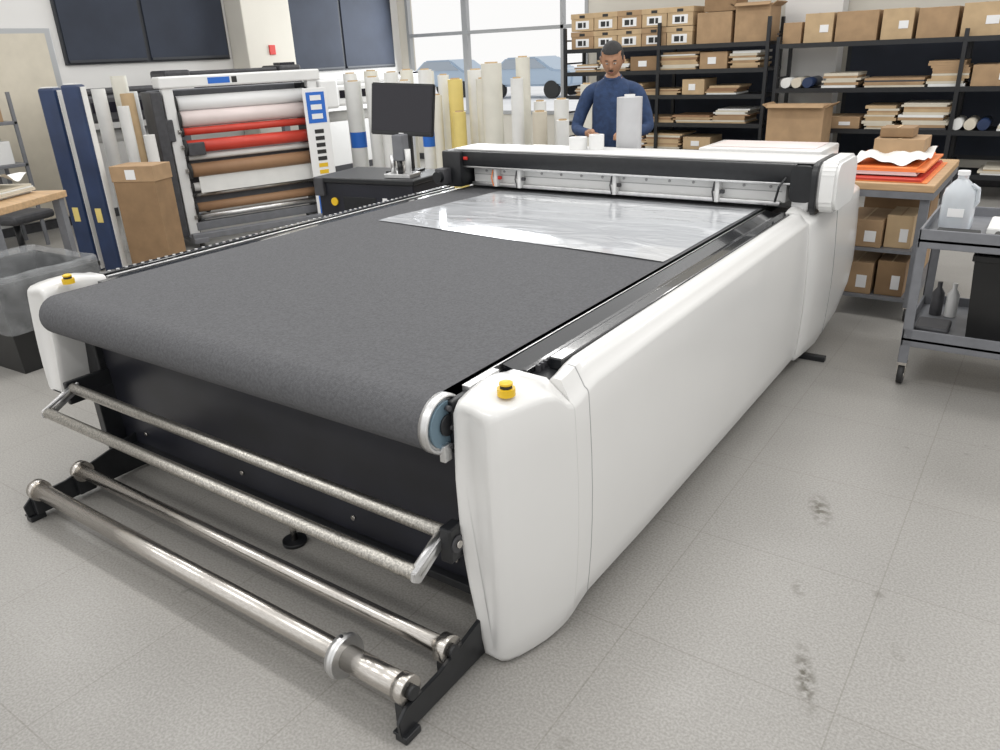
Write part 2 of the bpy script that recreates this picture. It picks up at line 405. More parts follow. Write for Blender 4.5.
for x in (-2.90,-2.72,-2.06,-1.45):
    b.box(x-.012,x+.012,4.07,4.12,.865,.98,white2,.003);b.box(x-.022,x-.010,4.08,4.12,.92,.975,black,.002);b.box(x+.012,x+.035,4.08,4.10,.91,.93,red if x<-2.8 else darkg,.002)
    b.path([(x-.014,4.07,.97),(x-.02,4.06,.92),(x-.014,4.07,.87)],.004,orange if x<-2.8 else darkg,seg=6)
b.box(-3.27,-3.12,4.0,4.3,.86,1.085,black,.012);b.box(-3.28,-3.2,3.93,4.06,.88,.98,darkg,.01);b.cyl((-3.24,3.93,.93),(-3.24,3.90,.93),.035,black)
b.box(-3.11,-3.08,4.02,4.04,1.03,1.05,red,.003)
def rr(x0,x1,z0,z1,r,n=5):
    p=[]
    for cx,cz,a0 in ((x1-r,z0+r,-90),(x1-r,z1-r,0),(x0+r,z1-r,90),(x0+r,z0+r,180)):
        for i in range(n+1):
            a=math.radians(a0+90*i/n);p.append((cx+r*math.cos(a),cz+r*math.sin(a)))
    return p
b.prism(rr(-1.06,-.95,.90,1.078,.03),'y',4.02,4.42,black,.003)
b.prism(rr(-1.05,-.97,.85,.91,.01),'y',4.05,4.4,alu,.003)
b.prism(rr(3.99,4.44,.84,1.10,.07),'x',-.955,-.925,black,.004)
b.prism(rr(4.0,4.44,.85,1.105,.075),'x',-.925,-.835,white2,.014)
b.path([(-1.12,4.0,.9),(-1.1,3.98,.98),(-1.08,4.02,1.02)],.006,black,seg=8)
b.done(LC,sharp=35)
b=B('rear_hood')
b.box(-3.20,-1.02,4.36,5.0,.80,1.015,white2,.02)
b.box(-3.18,-1.04,4.52,4.60,1.015,1.023,seamm,.002)
b.box(-1.75,-1.05,4.55,4.97,1.015,1.085,white,.01);b.box(-1.7,-1.1,4.62,4.92,1.085,1.09,pinkv,.001)
b.done(LC,sharp=35)

b=B('clear_plastic_sheet')
t=bmesh.new();c00=V((-2.95,3.03,0));c10=V((-1.225,2.87,0));c01=V((-2.86,4.06,0));c11=V((-1.225,4.06,0));nx,ny=40,30;G=[]
for j in range(ny+1):
    row=[]
    for i in range(nx+1):
        u,v=i/nx,j/ny;p=(c00*(1-u)+c10*u)*(1-v)+(c01*(1-u)+c11*u)*v
        w=.004*(.5+.5*math.sin(u*9+3*math.sin(v*5)))*(.5+.5*math.sin(v*11+2*u))+.0015
        p.z=.8415+w;row.append(t.verts.new(p))
    G.append(row)
for j in range(ny):
    for i in range(nx): t.faces.new((G[j][i],G[j][i+1],G[j+1][i+1],G[j+1][i]))
b.add(t,film,True);b.done()

for (x,y,r,h) in [(-2.38,4.22,.055,.07),(-2.265,4.24,.045,.085)]:
    b=B('tape_roll');z=1.0955
    b.lathe([(r*.5,0),(r,0),(r,h),(r*.5,h),(r*.5,0)],(x,y,z),white2);b.done()
b=B('plastic_film_roll');b.lathe([(.03,0),(.076,0),(.076,.36),(.03,.36),(.03,0)],(-2.16,4.46,1.0165),bottle);b.lathe([(.026,0),(.032,0),(.032,.375),(.026,.375),(.026,0)],(-2.16,4.46,1.0165),white2);b.done()

# ------------------------------------------------------------ man
def skinned(verts,edges,radii,root=0,sub=2):
    me=bpy.data.meshes.new('sk');me.from_pydata(verts,edges,[]);o=bpy.data.objects.new('sk',me);sc.collection.objects.link(o)
    m=o.modifiers.new('s','SKIN');m.use_smooth_shade=True
    for i,r in enumerate(radii):
        sv=me.skin_vertices[0].data[i];sv.radius=(r if isinstance(r,tuple) else (r,r));sv.use_root=(i==root)
    s2=o.modifiers.new('u','SUBSURF');s2.levels=sub;s2.render_levels=sub
    dg=bpy.context.evaluated_depsgraph_get();dg.update()
    ev=o.evaluated_get(dg);m2=bpy.data.meshes.new_from_object(ev)
    bpy.data.objects.remove(o);return m2
def make_man(name,M):
    root=empty(name)
    vs=[];es=[];rs=[]
    def v(p,r,par=None):
        vs.append(p);rs.append(r);i=len(vs)-1
        if par is not None: es.append((par,i))
        return i
    pel=v((0,.0,.95),(.165,.12));sp=v((0,-.005,1.10),(.165,.125),pel);ch=v((0,-.0,1.26),(.18,.13),sp);nb=v((0,-.015,1.37),(.10,.085),ch);nk=v((0,-.05,1.46),.052,nb);nk2=v((0,-.07,1.51),.05,nk)
    arms={}
    for s in (-1,1):
        sh=v((s*.175,0,1.35),.068,nb);ua=v((s*.235,-.01,1.22),.055,sh);el=v((s*.275,-.04,1.09),.049,ua)
        fa=v((s*.21,-.16,1.075),.042,el);wr=v((s*.13,-.27,1.08),.030,fa);pm=v((s*.105,-.325,1.085),(.036,.02),wr);v((s*.095,-.36,1.083),(.034,.018),pm)
        arms[s]=((s*.13,-.27,1.08),(s*.095,-.36,1.083))
        hp=v((s*.09,0,.88),(.095,.10),pel);th=v((s*.10,-.01,.68),.083,hp);kn=v((s*.105,-.015,.48),.06,th);cf=v((s*.105,.01,.33),.057,kn);an=v((s*.105,.02,.10),.042,cf)
        ft=v((s*.11,-.06,.045),(.045,.035),an);v((s*.115,-.15,.035),(.042,.028),ft)
    me=skinned(vs,es,rs)
    for m in (sweater,jeans,skin,shoe): me.materials.append(m)
    for p in me.polygons:
        c=p.center
        i=0
        if c.z<.93 : i=1
        if c.z<.085: i=3
        if c.z>1.45 and abs(c.x)<.07: i=2
        if c.y<-.262 and c.z>.95: i=2
        p.material_index=i;p.use_smooth=True
    o=bpy.data.objects.new('body',me);sc.collection.objects.link(o);o.parent=root
    for s in (-1,1):
        wrp,tip=arms[s];wrp=V(wrp);tip=V(tip);fw=(tip-wrp).normalized();side=V((fw.y,-fw.x,0)).normalized()
        for k,(off,ln) in enumerate([(-.030,.062),(-.010,.075),(.011,.07),(.030,.055)]):
            base=tip+side*off-fw*.015
            a=base+fw*ln*.45+V((0,0,-.006));c2=a+fw*ln*.3+V((0,0,-.018));d=c2+fw*ln*.08+V((0,0,-.022))
            m3=skinned([base,a,c2,d],[(0,1),(1,2),(2,3)],[.0095,.009,.008,.007],0,2)
            m3.materials.append(skin);fo=bpy.data.objects.new('finger_%s%d'%('l' if s>0 else 'r',k+1),m3);sc.collection.objects.link(fo);fo.parent=root
        ins=side*(1 if side.x*s<0 else -1)
        base=wrp+fw*.03+ins*.015;a=base+fw*.03+ins*.028+V((0,0,-.008));c2=a+fw*.03+ins*.01+V((0,0,-.012))
        m3=skinned([base,a,c2],[(0,1),(1,2)],[.013,.011,.009],0,2);m3.materials.append(skin)
        fo=bpy.data.objects.new('thumb_%s'%('l' if s>0 else 'r'),m3);sc.collection.objects.link(fo);fo.parent=root
    hb=B('head',Matrix.Translation((0,-.085,1.575))@Matrix.Rotation(math.radians(22),4,'X'))
    t=bmesh.new();bmesh.ops.create_uvsphere(t,u_segments=72,v_segments=56,radius=1)
    g=lambda a,s:math.exp(-(a/s)**2)
    for w in t.verts:
        x,y,z=w.co;fr=max(0,-y)
        k=1+.10*max(0,z)**1.5*(1-max(0,z)**6)
        px=x*.079*k;py=y*.097*k;pz=z*.118
        if z<0: px*=1-.24*(-z)**1.5; 
        if z<0 and y>0: py*=1-.35*(-z)
        if z<-.3: py-=.012*(-z-.3)*fr
        py-=fr*(.024*g(x,.13)*g(z+.18,.13)+.012*g(x,.09)*g(z-.0,.2))
        py+=fr*.010*(g(x-.36,.16)+g(x+.36,.16))*g(z-.06,.12)
        py-=fr*.004*g(z-.24,.1)*g(x,.6)
        py-=fr*.006*g(x,.22)*(g(z+.47,.05)+g(z+.56,.05));py+=fr*.003*g(x,.25)*g(z+.515,.02)
        w.co=(px,py,pz)
    for m in (skin,hair): hb.mats.append(m)
    me2=bpy.data.meshes.new('t');
    for f in t.faces:
        c=f.calc_center_median();x,y,z=c.x/.079,c.y/.095,c.z/.12
        h=(z>.50+.12*x*x) or (y>-.25 and z>.12) or (y>.25 and z>-.6) or (abs(x)>.8 and z>.05 and y>-.45)
        f.material_index=1 if h else 0;f.smooth=True
        f.tag=h
    hv=set(w for f in t.faces if f.tag for w in f.verts)
    for w in hv: w.co*=1.09 if w.co.z>.05 else 1.06
    t.to_mesh(me2);t.free();hb.bm.from_mesh(me2)
    for s in (-1,1):
        hb.sph((s*.027,-.082,.008),.0115,eyew);hb.sph((s*.027,-.0915,.005),.0048,ink)
        hb.sph((s*.028,-.092,.027),.015,hair,(1,.35,.22));hb.sph((s*.028,-.0865,.016),.013,skin,(1,.7,.5))
        hb.sph((s*.079,.008,-.005),.03,skin,(.3,.6,1.05));hb.hoop((s*.085,.008,0),(1,0,.1),.018,.004,skin)
    hb.sph((0,-.101,-.043),.021,hair,(1,.3,.22))
    hb.sph((0,-.096,-.058),.018,lipm,(1,.35,.24))
    hb.done(root)
    cb=B('collar');cb.hoop((0,-.042,1.452),(0,-.3,1),.056,.012,sweater);cb.done(root)
    lb=B('shirt_logo');lb.box(.06,.11,-.150,-.128,1.27,1.282,tape,.002);lb.done(root)
    root.matrix_world=M
    return root
make_man('man',TR(-2.80,5.50,0,20))

# ------------------------------------------------------------ shelving
def carton(b,x0,y0,z0,w,d,h,m,label=False,openb=False,rz=0):
    b.box(x0,x0+w,y0,y0+d,z0,z0+h,m,.004)
    b.box(x0+w*.47,x0+w*.53,y0-.001,y0+d,z0+h-.0005,z0+h+.001,card2 if m is not card2 else card)
    if label:
        b.box(x0-.006,x0+w+.006,y0-.006,y0+d,z0+h*.72,z0+h+.004,m,.003)
        b.box(x0+w*.38,x0+w*.62,y0-.008,y0-.0055,z0+h*.76,z0+h*.92,ink)
        b.box(x0+w*.2,x0+w*.8,y0-.003,y0,z0+h*.12,z0+h*.6,tape);b.box(x0+w*.3,x0+w*.5,y0-.004,y0-.003,z0+h*.2,z0+h*.5,ink)
        b.box(x0+w*.55,x0+w*.66,y0-.004,y0-.003,z0+h*.2,z0+h*.5,ink)
    if openb:
        b.box(x0,x0+w,y0-.07,y0,z0+h-.005,z0+h+.002,m,rot=(.5,0,0));b.box(x0-.07,x0,y0,y0+d,z0+h-.01,z0+h,m,rot=(0,.6,0));b.box(x0+w,x0+w+.07,y0,y0+d,z0+h-.01,z0+h,m,rot=(0,-.6,0))
def rack(name,x0,x1,y0,y1,zs,posts,top):
    b=B(name)
    for z in zs:
        b.box(x0,x1,y0,y1,z-.035,z,black,.003)
        b.box(x0,x1,y0-.01,y0,z-.045,z+.005,black)
    for x in posts:
        for y in (y0,y1-.04): b.box(x-.02,x+.02,y-.012,y+.028,0,top,black,.003)
    for z in zs[:-1]:
        b.box(x0,x0+.02,y0,y1,z+.1,z+.12,black)
    b.done()
rack('storage_shelf',-5.6,-2.9,9.55,10.1,[1.64,1.36,1.07,.74,.42,.1],[-5.58,-4.25,-2.92],1.9)
rack('storage_shelf',-2.82,1.6,9.55,10.1,[1.60,1.13,.70,.26],[-2.80,-.95,1.58],1.68)
b=B('archive_box_stack')
for i in range(5):
    for l in range(2): carton(b,-5.52+i*.335,9.62,1.641+l*.215,.325,.4,.205,card2 if (i+l)%3 else card,label=True)
b.done()
b=B('cardboard_box_row')
for (x,w,h,m,o) in [(-3.8,.42,.34,card,0),(-3.34,.4,.4,card,1)]: carton(b,x,9.62,1.641,w,.4,h,m,False,o)
carton(b,-3.72,9.62,1.986,.38,.4,.16,card3)
for i,(x,w,h,m) in enumerate([(-2.78,.2,.22,card),(-2.55,.3,.30,card2),(-2.22,.42,.3,card),(-1.76,.3,.3,card2),(-1.42,.36,.29,card),(-1.02,.38,.31,card2),(-.6,.4,.3,card),(-.16,.4,.3,card2)]):
    carton(b,x,9.62,1.601,w,.4,h,m)
    if i%2: b.box(x+w*.55,x+w*.85,9.615,9.62,1.601+h*.35,1.601+h*.6,tape)
b.done()
def stack(b,x,y,z,w,d,n,ms,th=.02):
    for i in range(n):
        h=th*random.uniform(.6,1.4);dx=random.uniform(-.03,.03)
        b.box(x+dx,x+w+dx,y,y+d,z,z+h-.001,random.choice(ms));z+=h
    return z
b=B('shelf_paper_stacks')
for z,h in ((1.36,.2),(1.07,.2),(.74,.25),(.42,.25),(.1,.22)):
    x=-5.45
    while x<-3.35:
        w=random.uniform(.25,.5)
        q=random.random()
        if q<.4: 
            hh=random.uniform(.10,.2);m_=random.choice([card,card2,card3]);carton(b,x,9.6,z+.001,w,.42,hh,m_)
            b.box(x+w*.3,x+w*.6,9.595,9.6,z+hh*.3,z+hh*.7,tape)
        elif q<.95: stack(b,x,9.6,z+.001,w,.45,random.randint(3,9),[card,card2,cream,paper,card2,tanv])
        x+=w+.04
for z,lim in ((1.13,.4),(.70,.35),(.26,.3)):
    x=-2.75
    while x<1.2:
        w=random.uniform(.3,.6)
        q=random.random()
        if q<.28:
            hh=random.uniform(.12,.28);carton(b,x,9.6,z+.001,w,.45,hh,random.choice([card,card2,card3]));b.box(x+w*.55,x+w*.8,9.595,9.6,z+hh*.3,z+hh*.6,tape)
        elif q<.36:
            for j in range(3): b.cyl((x+.06+j*.12,9.58,z+.06),(x+.06+j*.12,10.05,z+.06),.055,[paper,cream,navyl][j])
        elif q<.96: stack(b,x,9.6,z+.001,w,.45,random.randint(4,11),[cream,paper,cream,card2,darkg,card],.024)
        x+=w+.05
b.done()
b=B('open_cardboard_box');carton(b,-2.72,9.1,.0,.6,.4,.98,card,False,True);b.done()

# ------------------------------------------------------------ workbench & cart (right)
b=B('workbench')
bx0,bx1,by0,by1=-1.10,-.53,5.10,6.25
b.box(bx0,bx1,by0,by1,.80,.845,wood,.006);b.box(bx0,bx1,by0,by1,.76,.80,greysteel)
for x in (bx0+.02,bx1-.07):
    for y in (by0+.03,by1-.08): b.box(x,x+.05,y,y+.05,.09,.77,greysteel,.004)
b.box(bx0+.02,bx1-.02,by0+.04,by1-.04,.12,.14,greysteel);b.box(bx0+.02,bx1-.02,by0+.04,by1-.04,.42,.44,greysteel)
for x in (bx0+.045,bx1-.045):
    for y in (by0+.055,by1-.055):
        b.cyl((x-.012,y,.045),(x+.012,y,.045),.045,ink);b.cyl((x,y,.05),(x,y,.09),.012,steel);b.box(x-.02,x+.02,y-.02,y+.03,.075,.09,steel)
b.done()
b=B('bench_boxes');
for (x,y,z,w,d,h,m) in [(-1.0,5.16,.141,.2,.35,.2,card),(-.78,5.18,.141,.16,.3,.22,card3),(-1.0,5.16,.441,.22,.4,.17,card),(-.77,5.2,.441,.15,.3,.2,card2),(-1.0,5.7,.441,.4,.4,.25,card3),(-1.0,5.7,.141,.4,.45,.2,card)]:
    carton(b,x,y,z,w,d,h,m);b.box(x+w*.55,x+w*.85,y-.002,y,z+h*.2,z+h*.6,tape)
b.done()
b=B('bench_film_pile')
stack(b,-1.06,5.14,.8465,.46,.9,3,[orange,redv,orange],.008);z=stack(b,-1.05,5.22,.875,.42,.8,4,[paper,pinkv,orange],.010)
t=bmesh.new();bmesh.ops.create_grid(t,x_segments=24,y_segments=24,size=.5)
for w in t.verts:
    w.co.z=.018*(math.sin(w.co.x*9)*math.cos(w.co.y*7)+.5*math.sin(w.co.x*19+w.co.y*13))
b.add(t,paper,True,Matrix.Translation((-.84,5.62,.945))@Matrix.Diagonal((.4,.7,1,1)))
carton(b,-1.0,5.75,.925,.3,.3,.10,card);carton(b,-.98,5.80,1.03,.2,.2,.06,card3)
b.done()
def utility_cart(x0,x1,y0,y1):
    b=B('utility_cart')
    for z in (.74,.24):
        b.box(x0,x1,y0,y1,z,z+.012,greysteel)
        b.box(x0,x1,y0,y0+.012,z-.03,z+.06,greysteel,.003);b.box(x0,x1,y1-.012,y1,z-.03,z+.06,greysteel,.003)
        b.box(x0,x0+.012,y0,y1,z-.03,z+.06,greysteel,.003);b.box(x1-.012,x1,y0,y1,z-.03,z+.06,greysteel,.003)
    for x in (x0,x1-.045):
        for y in (y0,y1-.045):
            b.box(x,x+.045,y,y+.006,.12,.8,greysteel,.001);b.box(x,x+.006,y,y+.045,.12,.8,greysteel,.001)
            cx,cy=x+.022,y+.03
            b.cyl((cx-.014,cy,.05),(cx+.014,cy,.05),.05,ink);b.cyl((cx-.016,cy,.05),(cx+.016,cy,.05),.02,steel)
            b.box(cx-.022,cx+.022,cy-.025,cy+.025,.102,.12,steel,.002);b.box(cx-.02,cx-.016,cy-.018,cy+.018,.04,.105,steel);b.box(cx+.016,cx+.02,cy-.018,cy+.018,.04,.105,steel)
    b.path([(x1,y0+.05,.8),(x1+.1,y0+.08,.9),(x1+.1,y1-.08,.9),(x1,y1-.05,.8)],.014,greysteel)
    b.done()
utility_cart(-.46,.45,4.10,4.78)
b=B('plastic_jug')
b.lathe([(0,0),(.068,0),(.075,.012),(.075,.15),(.068,.19),(.04,.225),(.024,.24),(.024,.262),(0,.262)],(-.345,4.42,.753),jugm)
b.lathe([(.0,0),(.027,0),(.027,.02),(0,.022)],(-.345,4.42,1.012),tape)
b.path([(-.30,4.40,.97),(-.27,4.40,.95),(-.265,4.40,.89),(-.283,4.40,.86)],.010,jugm,seg=8);b.box(-.38,-.31,4.343,4.346,.82,.86,tape)
b.done()
b=B('cart_tray_items')
b.box(-.2,.3,4.3,4.6,.753,.79,paper,.01);b.box(-.40,-.22,4.16,4.28,.753,.78,ink,.004);b.box(-.15,.3,4.35,4.6,.79,.80,pinkv,.004);b.box(-.1,.0,4.6,4.7,.753,.86,paper,.01);b.box(-.16,.1,4.14,4.24,.753,.79,ink,.01)
b.done()
b=B('waste_bin')
def tub(b,x,y,z,w,d,h,m,tp=.85,th=.008):
    secs=[]
    for f in (0,1):
        k=tp+(1-tp)*f;secs.append([V((x+sx*w/2*k,y+sy*d/2*k,z+h*f)) for sx,sy in ((-1,-1),(1,-1),(1,1),(-1,1))])
    secs2=[]
    for f in (1,.02):
        k=tp+(1-tp)*f;secs2.append([V((x+sx*(w/2*k-th),y+sy*(d/2*k-th),z+h*f)) for sx,sy in ((-1,-1),(1,-1),(1,1),(-1,1))])
    b.loft(secs+secs2,m,smooth=False)
    b.box(x-w/2-.008,x+w/2+.008,y-d/2-.008,y-d/2+.004,z+h-.03,z+h,m,.003);b.box(x-w/2-.008,x+w/2+.008,y+d/2-.004,y+d/2+.008,z+h-.03,z+h,m,.003)
    b.box(x-w/2-.008,x-w/2+.004,y-d/2,y+d/2,z+h-.03,z+h,m,.003);b.box(x+w/2-.004,x+w/2+.008,y-d/2,y+d/2,z+h-.03,z+h,m,.003)
tub(b,-.06,4.42,.254,.32,.42,.42,binm);b.done()
b=B('spray_bottles')
for i in range(2): b.lathe([(0,0),(.03,0),(.03,.12),(.012,.15),(.012,.18),(0,.18)],(-.37+i*.07,4.56,.254),white2 if i%2 else darkg)
b.box(-.42,-.27,4.17,4.35,.254,.30,darkg,.01)
b.done()

# ------------------------------------------------------------ left side
b=B('trash_bin',TR(-5.15,2.08,0,3));tub(b,0,0,0,.74,.62,.56,binm,.88);b.done()
b=B('bin_liner',TR(-5.15,2.08,0,3))
def ringp(k,z,w=.75,d=.63,n=60,amp=0.02,ph=0):
    o=[]
    for i in range(n):
        a=2*math.pi*i/n;c,s_=math.cos(a),math.sin(a);m_=max(abs(c),abs(s_));r=amp*math.sin(a*11+ph)+amp*.6*math.sin(a*23+ph*2)
        o.append(V((c/m_*w/2*k*(1+r),s_/m_*d/2*k*(1+r),z+amp*.6*math.sin(a*7+ph))))
    return o
b.loft([ringp(1.02,.26,amp=.006,ph=3),ringp(1.035,.40,amp=.006,ph=1),ringp(1.04,.52,amp=.005,ph=2),ringp(1.03,.585,amp=.004,ph=2),ringp(.985,.60,amp=.006,ph=3),ringp(.93,.54,amp=.02,ph=1),ringp(.86,.34,amp=.03),ringp(.7,.2,amp=.05,ph=2),ringp(.3,.15,amp=.05,ph=2)],linerm,cap=False)
b.done()
b=B('work_table',TR(-5.98,2.90,0,29))
b.box(-2.0,0,-.82,0,.80,.85,wood,.006);
for x in (-1.95,-.08):
    for y in (-.78,-.08): b.box(x,x+.06,y,y+.06,0,.80,greysteel,.003)
b.box(-1.95,-.03,-.45,-.40,.15,.19,greysteel)
b.done()
b=B('table_paper_pile',TR(-5.98,2.90,0,29));stack(b,-1.8,-.75,.852,1.6,.68,5,[paper,cream,paper],.015)
t=bmesh.new();bmesh.ops.create_grid(t,x_segments=24,y_segments=24,size=.5)
for w in t.verts: w.co.z=.03*(math.sin(w.co.x*11+2)*math.cos(w.co.y*9)+.5*math.sin(w.co.x*23+w.co.y*19))
b.add(t,paper,True,Matrix.Translation((-.85,-.4,.99))@Matrix.Diagonal((1.3,.6,1,1)));b.done()
def bolt(x,y,h,m,rz=0):
    b=B('fabric_bolt',TR(x,y,0,rz))
    b.box(-.085,.085,-.05,.05,0,h,m,.02);b.box(-.06,.06,-.035,.035,h,h+.008,paper,.0)
    b.box(.083,.093,-.02,.035,.02,h-.02,paper,.002)
    b.box(-.03,.03,-.054,-.049,.45,.57,yellowt,.001)
    b.done()
bolt(-6.90,3.42,1.54,navyl,rz=20);bolt(-6.64,3.48,1.56,navyl,rz=20)
bolt(-7.2,3.62,1.50,darkg,rz=10)
b=B('tall_cardboard_box',TR(-6.36,3.74,0,25));b.box(-.19,.19,-.13,.13,0,.90,card3,.004);b.box(-.20,.20,-.135,.135,.78,.91,card,.004);b.box(-.06,.03,-.1365,-.135,.80,.88,tape)
b.done()
for k_,(x,y,h,r,m) in enumerate([(-6.95,4.05,1.35,.05,paper),(-7.1,4.2,1.45,.06,card2),(-7.3,4.05,1.5,.06,paper),(-7.35,4.3,1.6,.07,ivory),(-6.75,4.12,1.1,.05,paper),(-7.55,4.5,1.45,.07,paper)]):
    b=B('paper_roll_tube');b.lathe([(r*.6,0),(r,0),(r,h),(r*.6,h),(r*.6,0)],(x,y,0),m);b.done()
lam=empty('roll_laminator')
ML=TR(-6.93,4.42,0,71.5)
b=B('frame',ML)
for x in (.02,1.46):
    b.box(x,x+.10,-.02,.07,.10,1.56,white2,.008);b.box(x-.03,x+.13,.07,.30,.08,1.45,black,.01)
    b.box(x-.02,x+.12,-.22,.62,.05,.10,greysteel,.006)
    for y in (-.18,.56): b.cyl((x+.04,y,.035),(x+.07,y,.035),.035,ink)
b.box(-.10,.0,-.06,.30,.10,1.45,darkg,.01)
b.box(0,1.6,-.04,.2,1.47,1.575,white2,.015)
b.box(0,1.6,.25,.5,1.35,1.45,greysteel,.01)
b.box(.1,1.5,-.03,.06,.14,.22,greysteel,.006);b.box(.0,1.58,-.20,-.12,.08,.14,greysteel,.006)
b.box(.1,1.5,.1,.14,.3,.8,greysteel)
b.box(.12,1.48,.12,.5,.78,.84,greysteel,.004)
b.box(.14,.3,-.10,.02,.86,.98,darkg,.01);b.box(-.06,.06,-.05,.1,1.0,1.2,darkg,.01)
b.box(.45,.66,-.043,-.04,1.495,1.55,blue);b.box(.68,.73,-.043,-.04,1.495,1.55,ink)
b.done(lam)
b=B('rolls',ML)
for (z,y,r,m) in [(1.33,.05,.07,tape),(1.19,.02,.075,pinkv),(1.08,-.02,.035,redv),(.94,-.03,.06,redv),(.84,0,.03,paper),(.72,-.03,.065,tanv),(.56,0,.04,paper),(.48,.0,.02,alu),(.36,.0,.045,tanv),(.27,-.02,.03,alu)]:
    b.cyl((.13,y,z),(1.46,y,z),r,m);b.cyl((.09,y,z),(1.5,y,z),.02,steel)
    b.cyl((.12,y,z),(.14,y,z),r+.012,ink);b.cyl((1.44,y,z),(1.46,y,z),r+.012,ink)
b.box(.2,1.4,-.045,-.04,.50,.78,paper,.0);b.done(lam)
b=B('vinyl_banner',ML);b.box(1.34,1.60,-.145,-.13,.06,1.40,tape,.003)
for z0,z1 in ((.10,.42),(1.06,1.36)): b.box(1.37,1.57,-.148,-.145,z0,z1,blue)
for z in (.14,.24,.34,1.10,1.19,1.28): b.box(1.41,1.53,-.150,-.148,z,z+.05,tape)
for i in range(8): b.box(1.42,1.52,-.148,-.145,.48+i*.068,.52+i*.068,yellow if i<3 else ink)
b.box(1.44,1.50,-.13,-.02,.3,.34,black);b.box(1.44,1.50,-.13,-.02,1.3,1.34,black)
b.done(lam)
GR=[(-6.78,6.75,1.50,.08,paper),(-6.62,6.62,1.42,.09,paper),(-6.45,6.75,1.52,.08,ivory),(-6.30,6.6,1.46,.08,paper),(-6.15,6.75,1.50,.08,paper),(-6.02,6.5,1.38,.08,paper),(-5.88,6.7,1.52,.07,ivory),(-5.75,6.5,1.42,.07,paper),
 (-5.62,6.75,1.50,.06,ivory),(-5.5,6.55,1.52,.07,paper),(-5.38,6.7,1.46,.06,paper),(-5.28,6.45,1.28,.05,ivory),(-5.15,6.6,1.42,.075,yellowt),(-4.98,6.42,1.12,.065,yellowt),(-5.0,6.75,1.5,.08,paper),(-4.80,6.6,1.42,.07,ivory),(-4.62,6.5,1.56,.10,ivory),(-4.42,6.75,1.60,.07,ivory),(-4.33,6.5,1.42,.06,paper),
 (-4.2,6.7,1.2,.06,paper),(-4.08,6.5,1.12,.07,cream),(-3.93,6.65,1.22,.07,paper),(-3.8,6.45,1.05,.06,paper),(-3.66,6.65,1.35,.055,ivory)]
for i,(x,y,h,r,m) in enumerate(GR):
    b=B('paper_roll_tube');b.lathe([(r*.62,0),(r,0),(r,h),(r*.62,h),(r*.62,0)],(x,y,0),m)
    b.lathe([(r*.55,.01),(r*.63,.01),(r*.63,h+.012),(r*.55,h+.012),(r*.55,.01)],(x,y,0),card2)
    if i in (1,9): b.lathe([(r+.0005,h*.5),(r+.0015,h*.5),(r+.0015,h*.62),(r+.0005,h*.62),(r+.0005,h*.5)],(x,y,0),blue)
    b.done()
b=B('computer_cart',TR(-4.20,4.42,0,8))
b.box(-.45,.45,-.28,.28,.80,.84,black,.01);b.box(-.43,.43,-.26,.26,.25,.80,darkpl,.01)
b.box(-.45,.45,-.29,.29,.12,.18,black,.01)
for x in (-.4,.4):
    for y in (-.24,.24): b.cyl((x-.015,y,.045),(x+.015,y,.045),.045,ink);b.cyl((x,y,.05),(x,y,.13),.012,steel)
b.box(-.2,.1,-.265,-.26,.45,.7,black,.003)
for i in range(3): b.box(.16+i*.08,.2+i*.08,-.264,-.26,.66,.70,tape)
b.cyl((-.28,-.262,.66),(-.28,-.275,.66),.03,yellow);b.box(-.45,-.36,-.29,-.25,.70,.84,darkg,.01)
b.done()
b=B('computer_monitor',TR(-4.06,4.55,.841,14))
b.box(-.14,.10,-.1,.1,0,.015,black,.005);b.box(-.03,.03,.03,.07,.015,.42,black,.006)
m0=Matrix.Translation((0,0,.45))@Matrix.Rotation(math.radians(-8),4,'X')@Matrix.Rotation(math.radians(3),4,'Y')
for sc3,bev,mm_,off in (((.52,.035,.37),.008,black,(0,0,0)),((.49,.003,.325),0,screenm,(0,-.018,.008)),((.04,.003,.012),0,alu,(0,-.0185,-.172))):
    t=bmesh.new();bmesh.ops.create_cube(t,size=1);bmesh.ops.scale(t,vec=sc3,verts=t.verts)
    if bev: bmesh.ops.bevel(t,geom=t.edges[:],offset=bev,segments=2,affect='EDGES')
    b.add(t,mm_,False,m0@Matrix.Translation(off))
b.done()
b=B('bench_instrument',TR(-3.90,4.32,.841,10))
b.box(-.12,.1,-.08,.08,0,.03,alu,.004);b.cyl((0,0,.03),(0,0,.30),.014,steel);b.box(-.04,.04,-.06,.04,.12,.3,greysteel,.006);b.cyl((.06,-.02,.03),(.06,-.02,.2),.022,white2);b.cyl((-.07,-.02,.03),(-.07,-.02,.16),.02,alu)
b.cyl((0,-.04,.03),(0,-.04,.12),.02,black)
b.done()
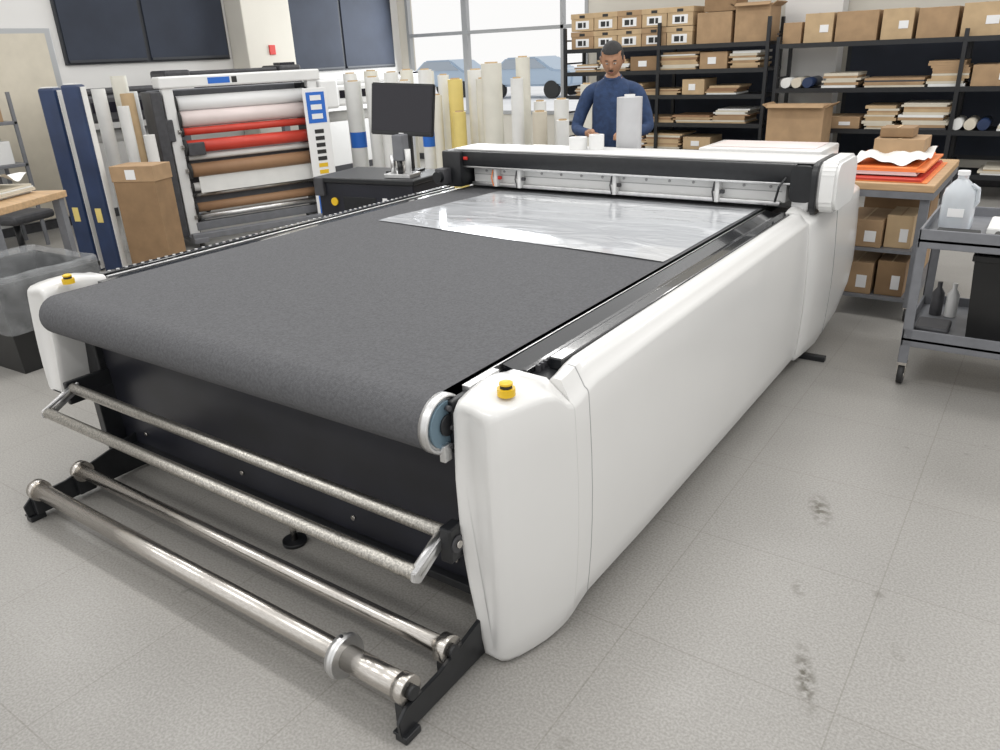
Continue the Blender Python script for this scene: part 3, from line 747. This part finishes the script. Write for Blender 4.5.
def printer(x,y,rz,w=1.5,h=1.25,body=darkg,trim=white2):
    b=B('wide_format_printer',TR(x,y,0,rz))
    for s in (-1,1):
        b.box(s*(w/2-.15)-.04,s*(w/2-.15)+.04,-.05,.05,.08,h-.35,greysteel,.005);b.box(s*(w/2-.15)-.04,s*(w/2-.15)+.04,-.33,.33,.04,.09,greysteel,.01)
        for yy in (-.28,.28): b.cyl((s*(w/2-.15)-.02,yy,.035),(s*(w/2-.15)+.02,yy,.035),.035,ink)
    b.box(-w/2,w/2,-.25,.25,h-.35,h-.08,body,.03);b.box(-w/2-.05,-w/2+.25,-.27,.27,h-.37,h,trim,.03);b.box(w/2-.25,w/2+.05,-.27,.27,h-.37,h,trim,.03)
    b.box(-w/2+.25,w/2-.25,-.22,.22,h-.08,h-.02,body,.02);b.box(-w/2+.27,w/2-.27,-.255,-.248,h-.25,h-.15,screenm)
    b.cyl((-w/2+.2,.1,h-.5),(w/2-.2,.1,h-.5),.07,paper);b.box(w/2-.2,w/2,-.2,-.0,h,h+.03,screenm,.005)
    b.done()
printer(-8.5,6.4,75,1.6,1.62,darkg,darkg);printer(-8.3,4.85,75,1.3,1.5,darkg,white2)
printer(-8.2,8.4,80,1.7,1.42,white2,white2)
b=B('metal_shelf_unit',TR(-8.7,3.3,0,90))
for z in (.3,.8,1.2): b.box(-.5,.5,-.25,.25,z,z+.03,greysteel,.004)
for x in (-.5,.47):
    for y in (-.25,.22): b.box(x,x+.03,y,y+.03,0,1.5,greysteel)
for z in (.331,.831,1.231):
    for i in range(3): b.box(-.45+i*.3,-.2+i*.3,-.2,.15,z,z+random.uniform(.12,.28),random.choice([darkg,card,white2,navyl]),.005)
b.done()
def chair(x,y,rz):
    b=B('office_chair',TR(x,y,0,rz))
    b.box(-.24,.24,-.23,.23,.44,.52,darkg,.03);b.box(-.22,.22,.2,.26,.62,1.02,darkg,.03);b.box(-.03,.03,.22,.26,.42,.7,black)
    b.cyl((0,0,.1),(0,0,.45),.028,black)
    for i in range(5):
        a=2*math.pi*i/5;p=(.28*math.cos(a),.28*math.sin(a),.07);b.cyl((0,0,.12),p,.02,black);b.cyl((p[0],p[1]-.015,.03),(p[0],p[1]+.015,.03),.03,ink)
    b.done()
chair(-7.55,3.15,200)

# ------------------------------------------------------------ lights, world
def area(name,x,y,z,sx,sy,p,rot=(0,0,0),col=(1,.985,.955)):
    l=bpy.data.lights.new(name,'AREA');l.shape='RECTANGLE';l.size=sx;l.size_y=sy;l.energy=p;l.color=col
    o=bpy.data.objects.new(name,l);o.location=(x,y,z);o.rotation_euler=rot;sc.collection.objects.link(o)
for i,x in enumerate((-6.8,-4.2,-1.6,1.0)):
    for j,y in enumerate((-.5,2.2,4.9,7.6)):
        area('ceiling_light',x,y,3.5,1.2,.35,19)
area('window_daylight',-7.6,10.3,2.1,2.8,1.8,130,(math.radians(-80),0,0),(.92,.96,1))
w=bpy.data.worlds.new('world');sc.world=w;w.use_nodes=True
bg=w.node_tree.nodes['Background'];bg.inputs[0].default_value=(1,.995,.985,1);bg.inputs[1].default_value=.98

# ------------------------------------------------------------ camera
cam=bpy.data.cameras.new('camera');co=bpy.data.objects.new('camera',cam);sc.collection.objects.link(co)
r=V((.8211,.5697,-.0420)).normalized();f=V((-.5389,.7479,-.3878));f=(f-r*f.dot(r)).normalized();u=r.cross(f).normalized()
R=Matrix(((r.x,u.x,-f.x),(r.y,u.y,-f.y),(r.z,u.z,-f.z)))
co.matrix_world=Matrix.Translation((0,0,1.66))@R.to_4x4()
cam.lens=27.65;cam.sensor_width=36;cam.clip_end=200
sc.camera=co
sc.view_settings.view_transform='Standard'
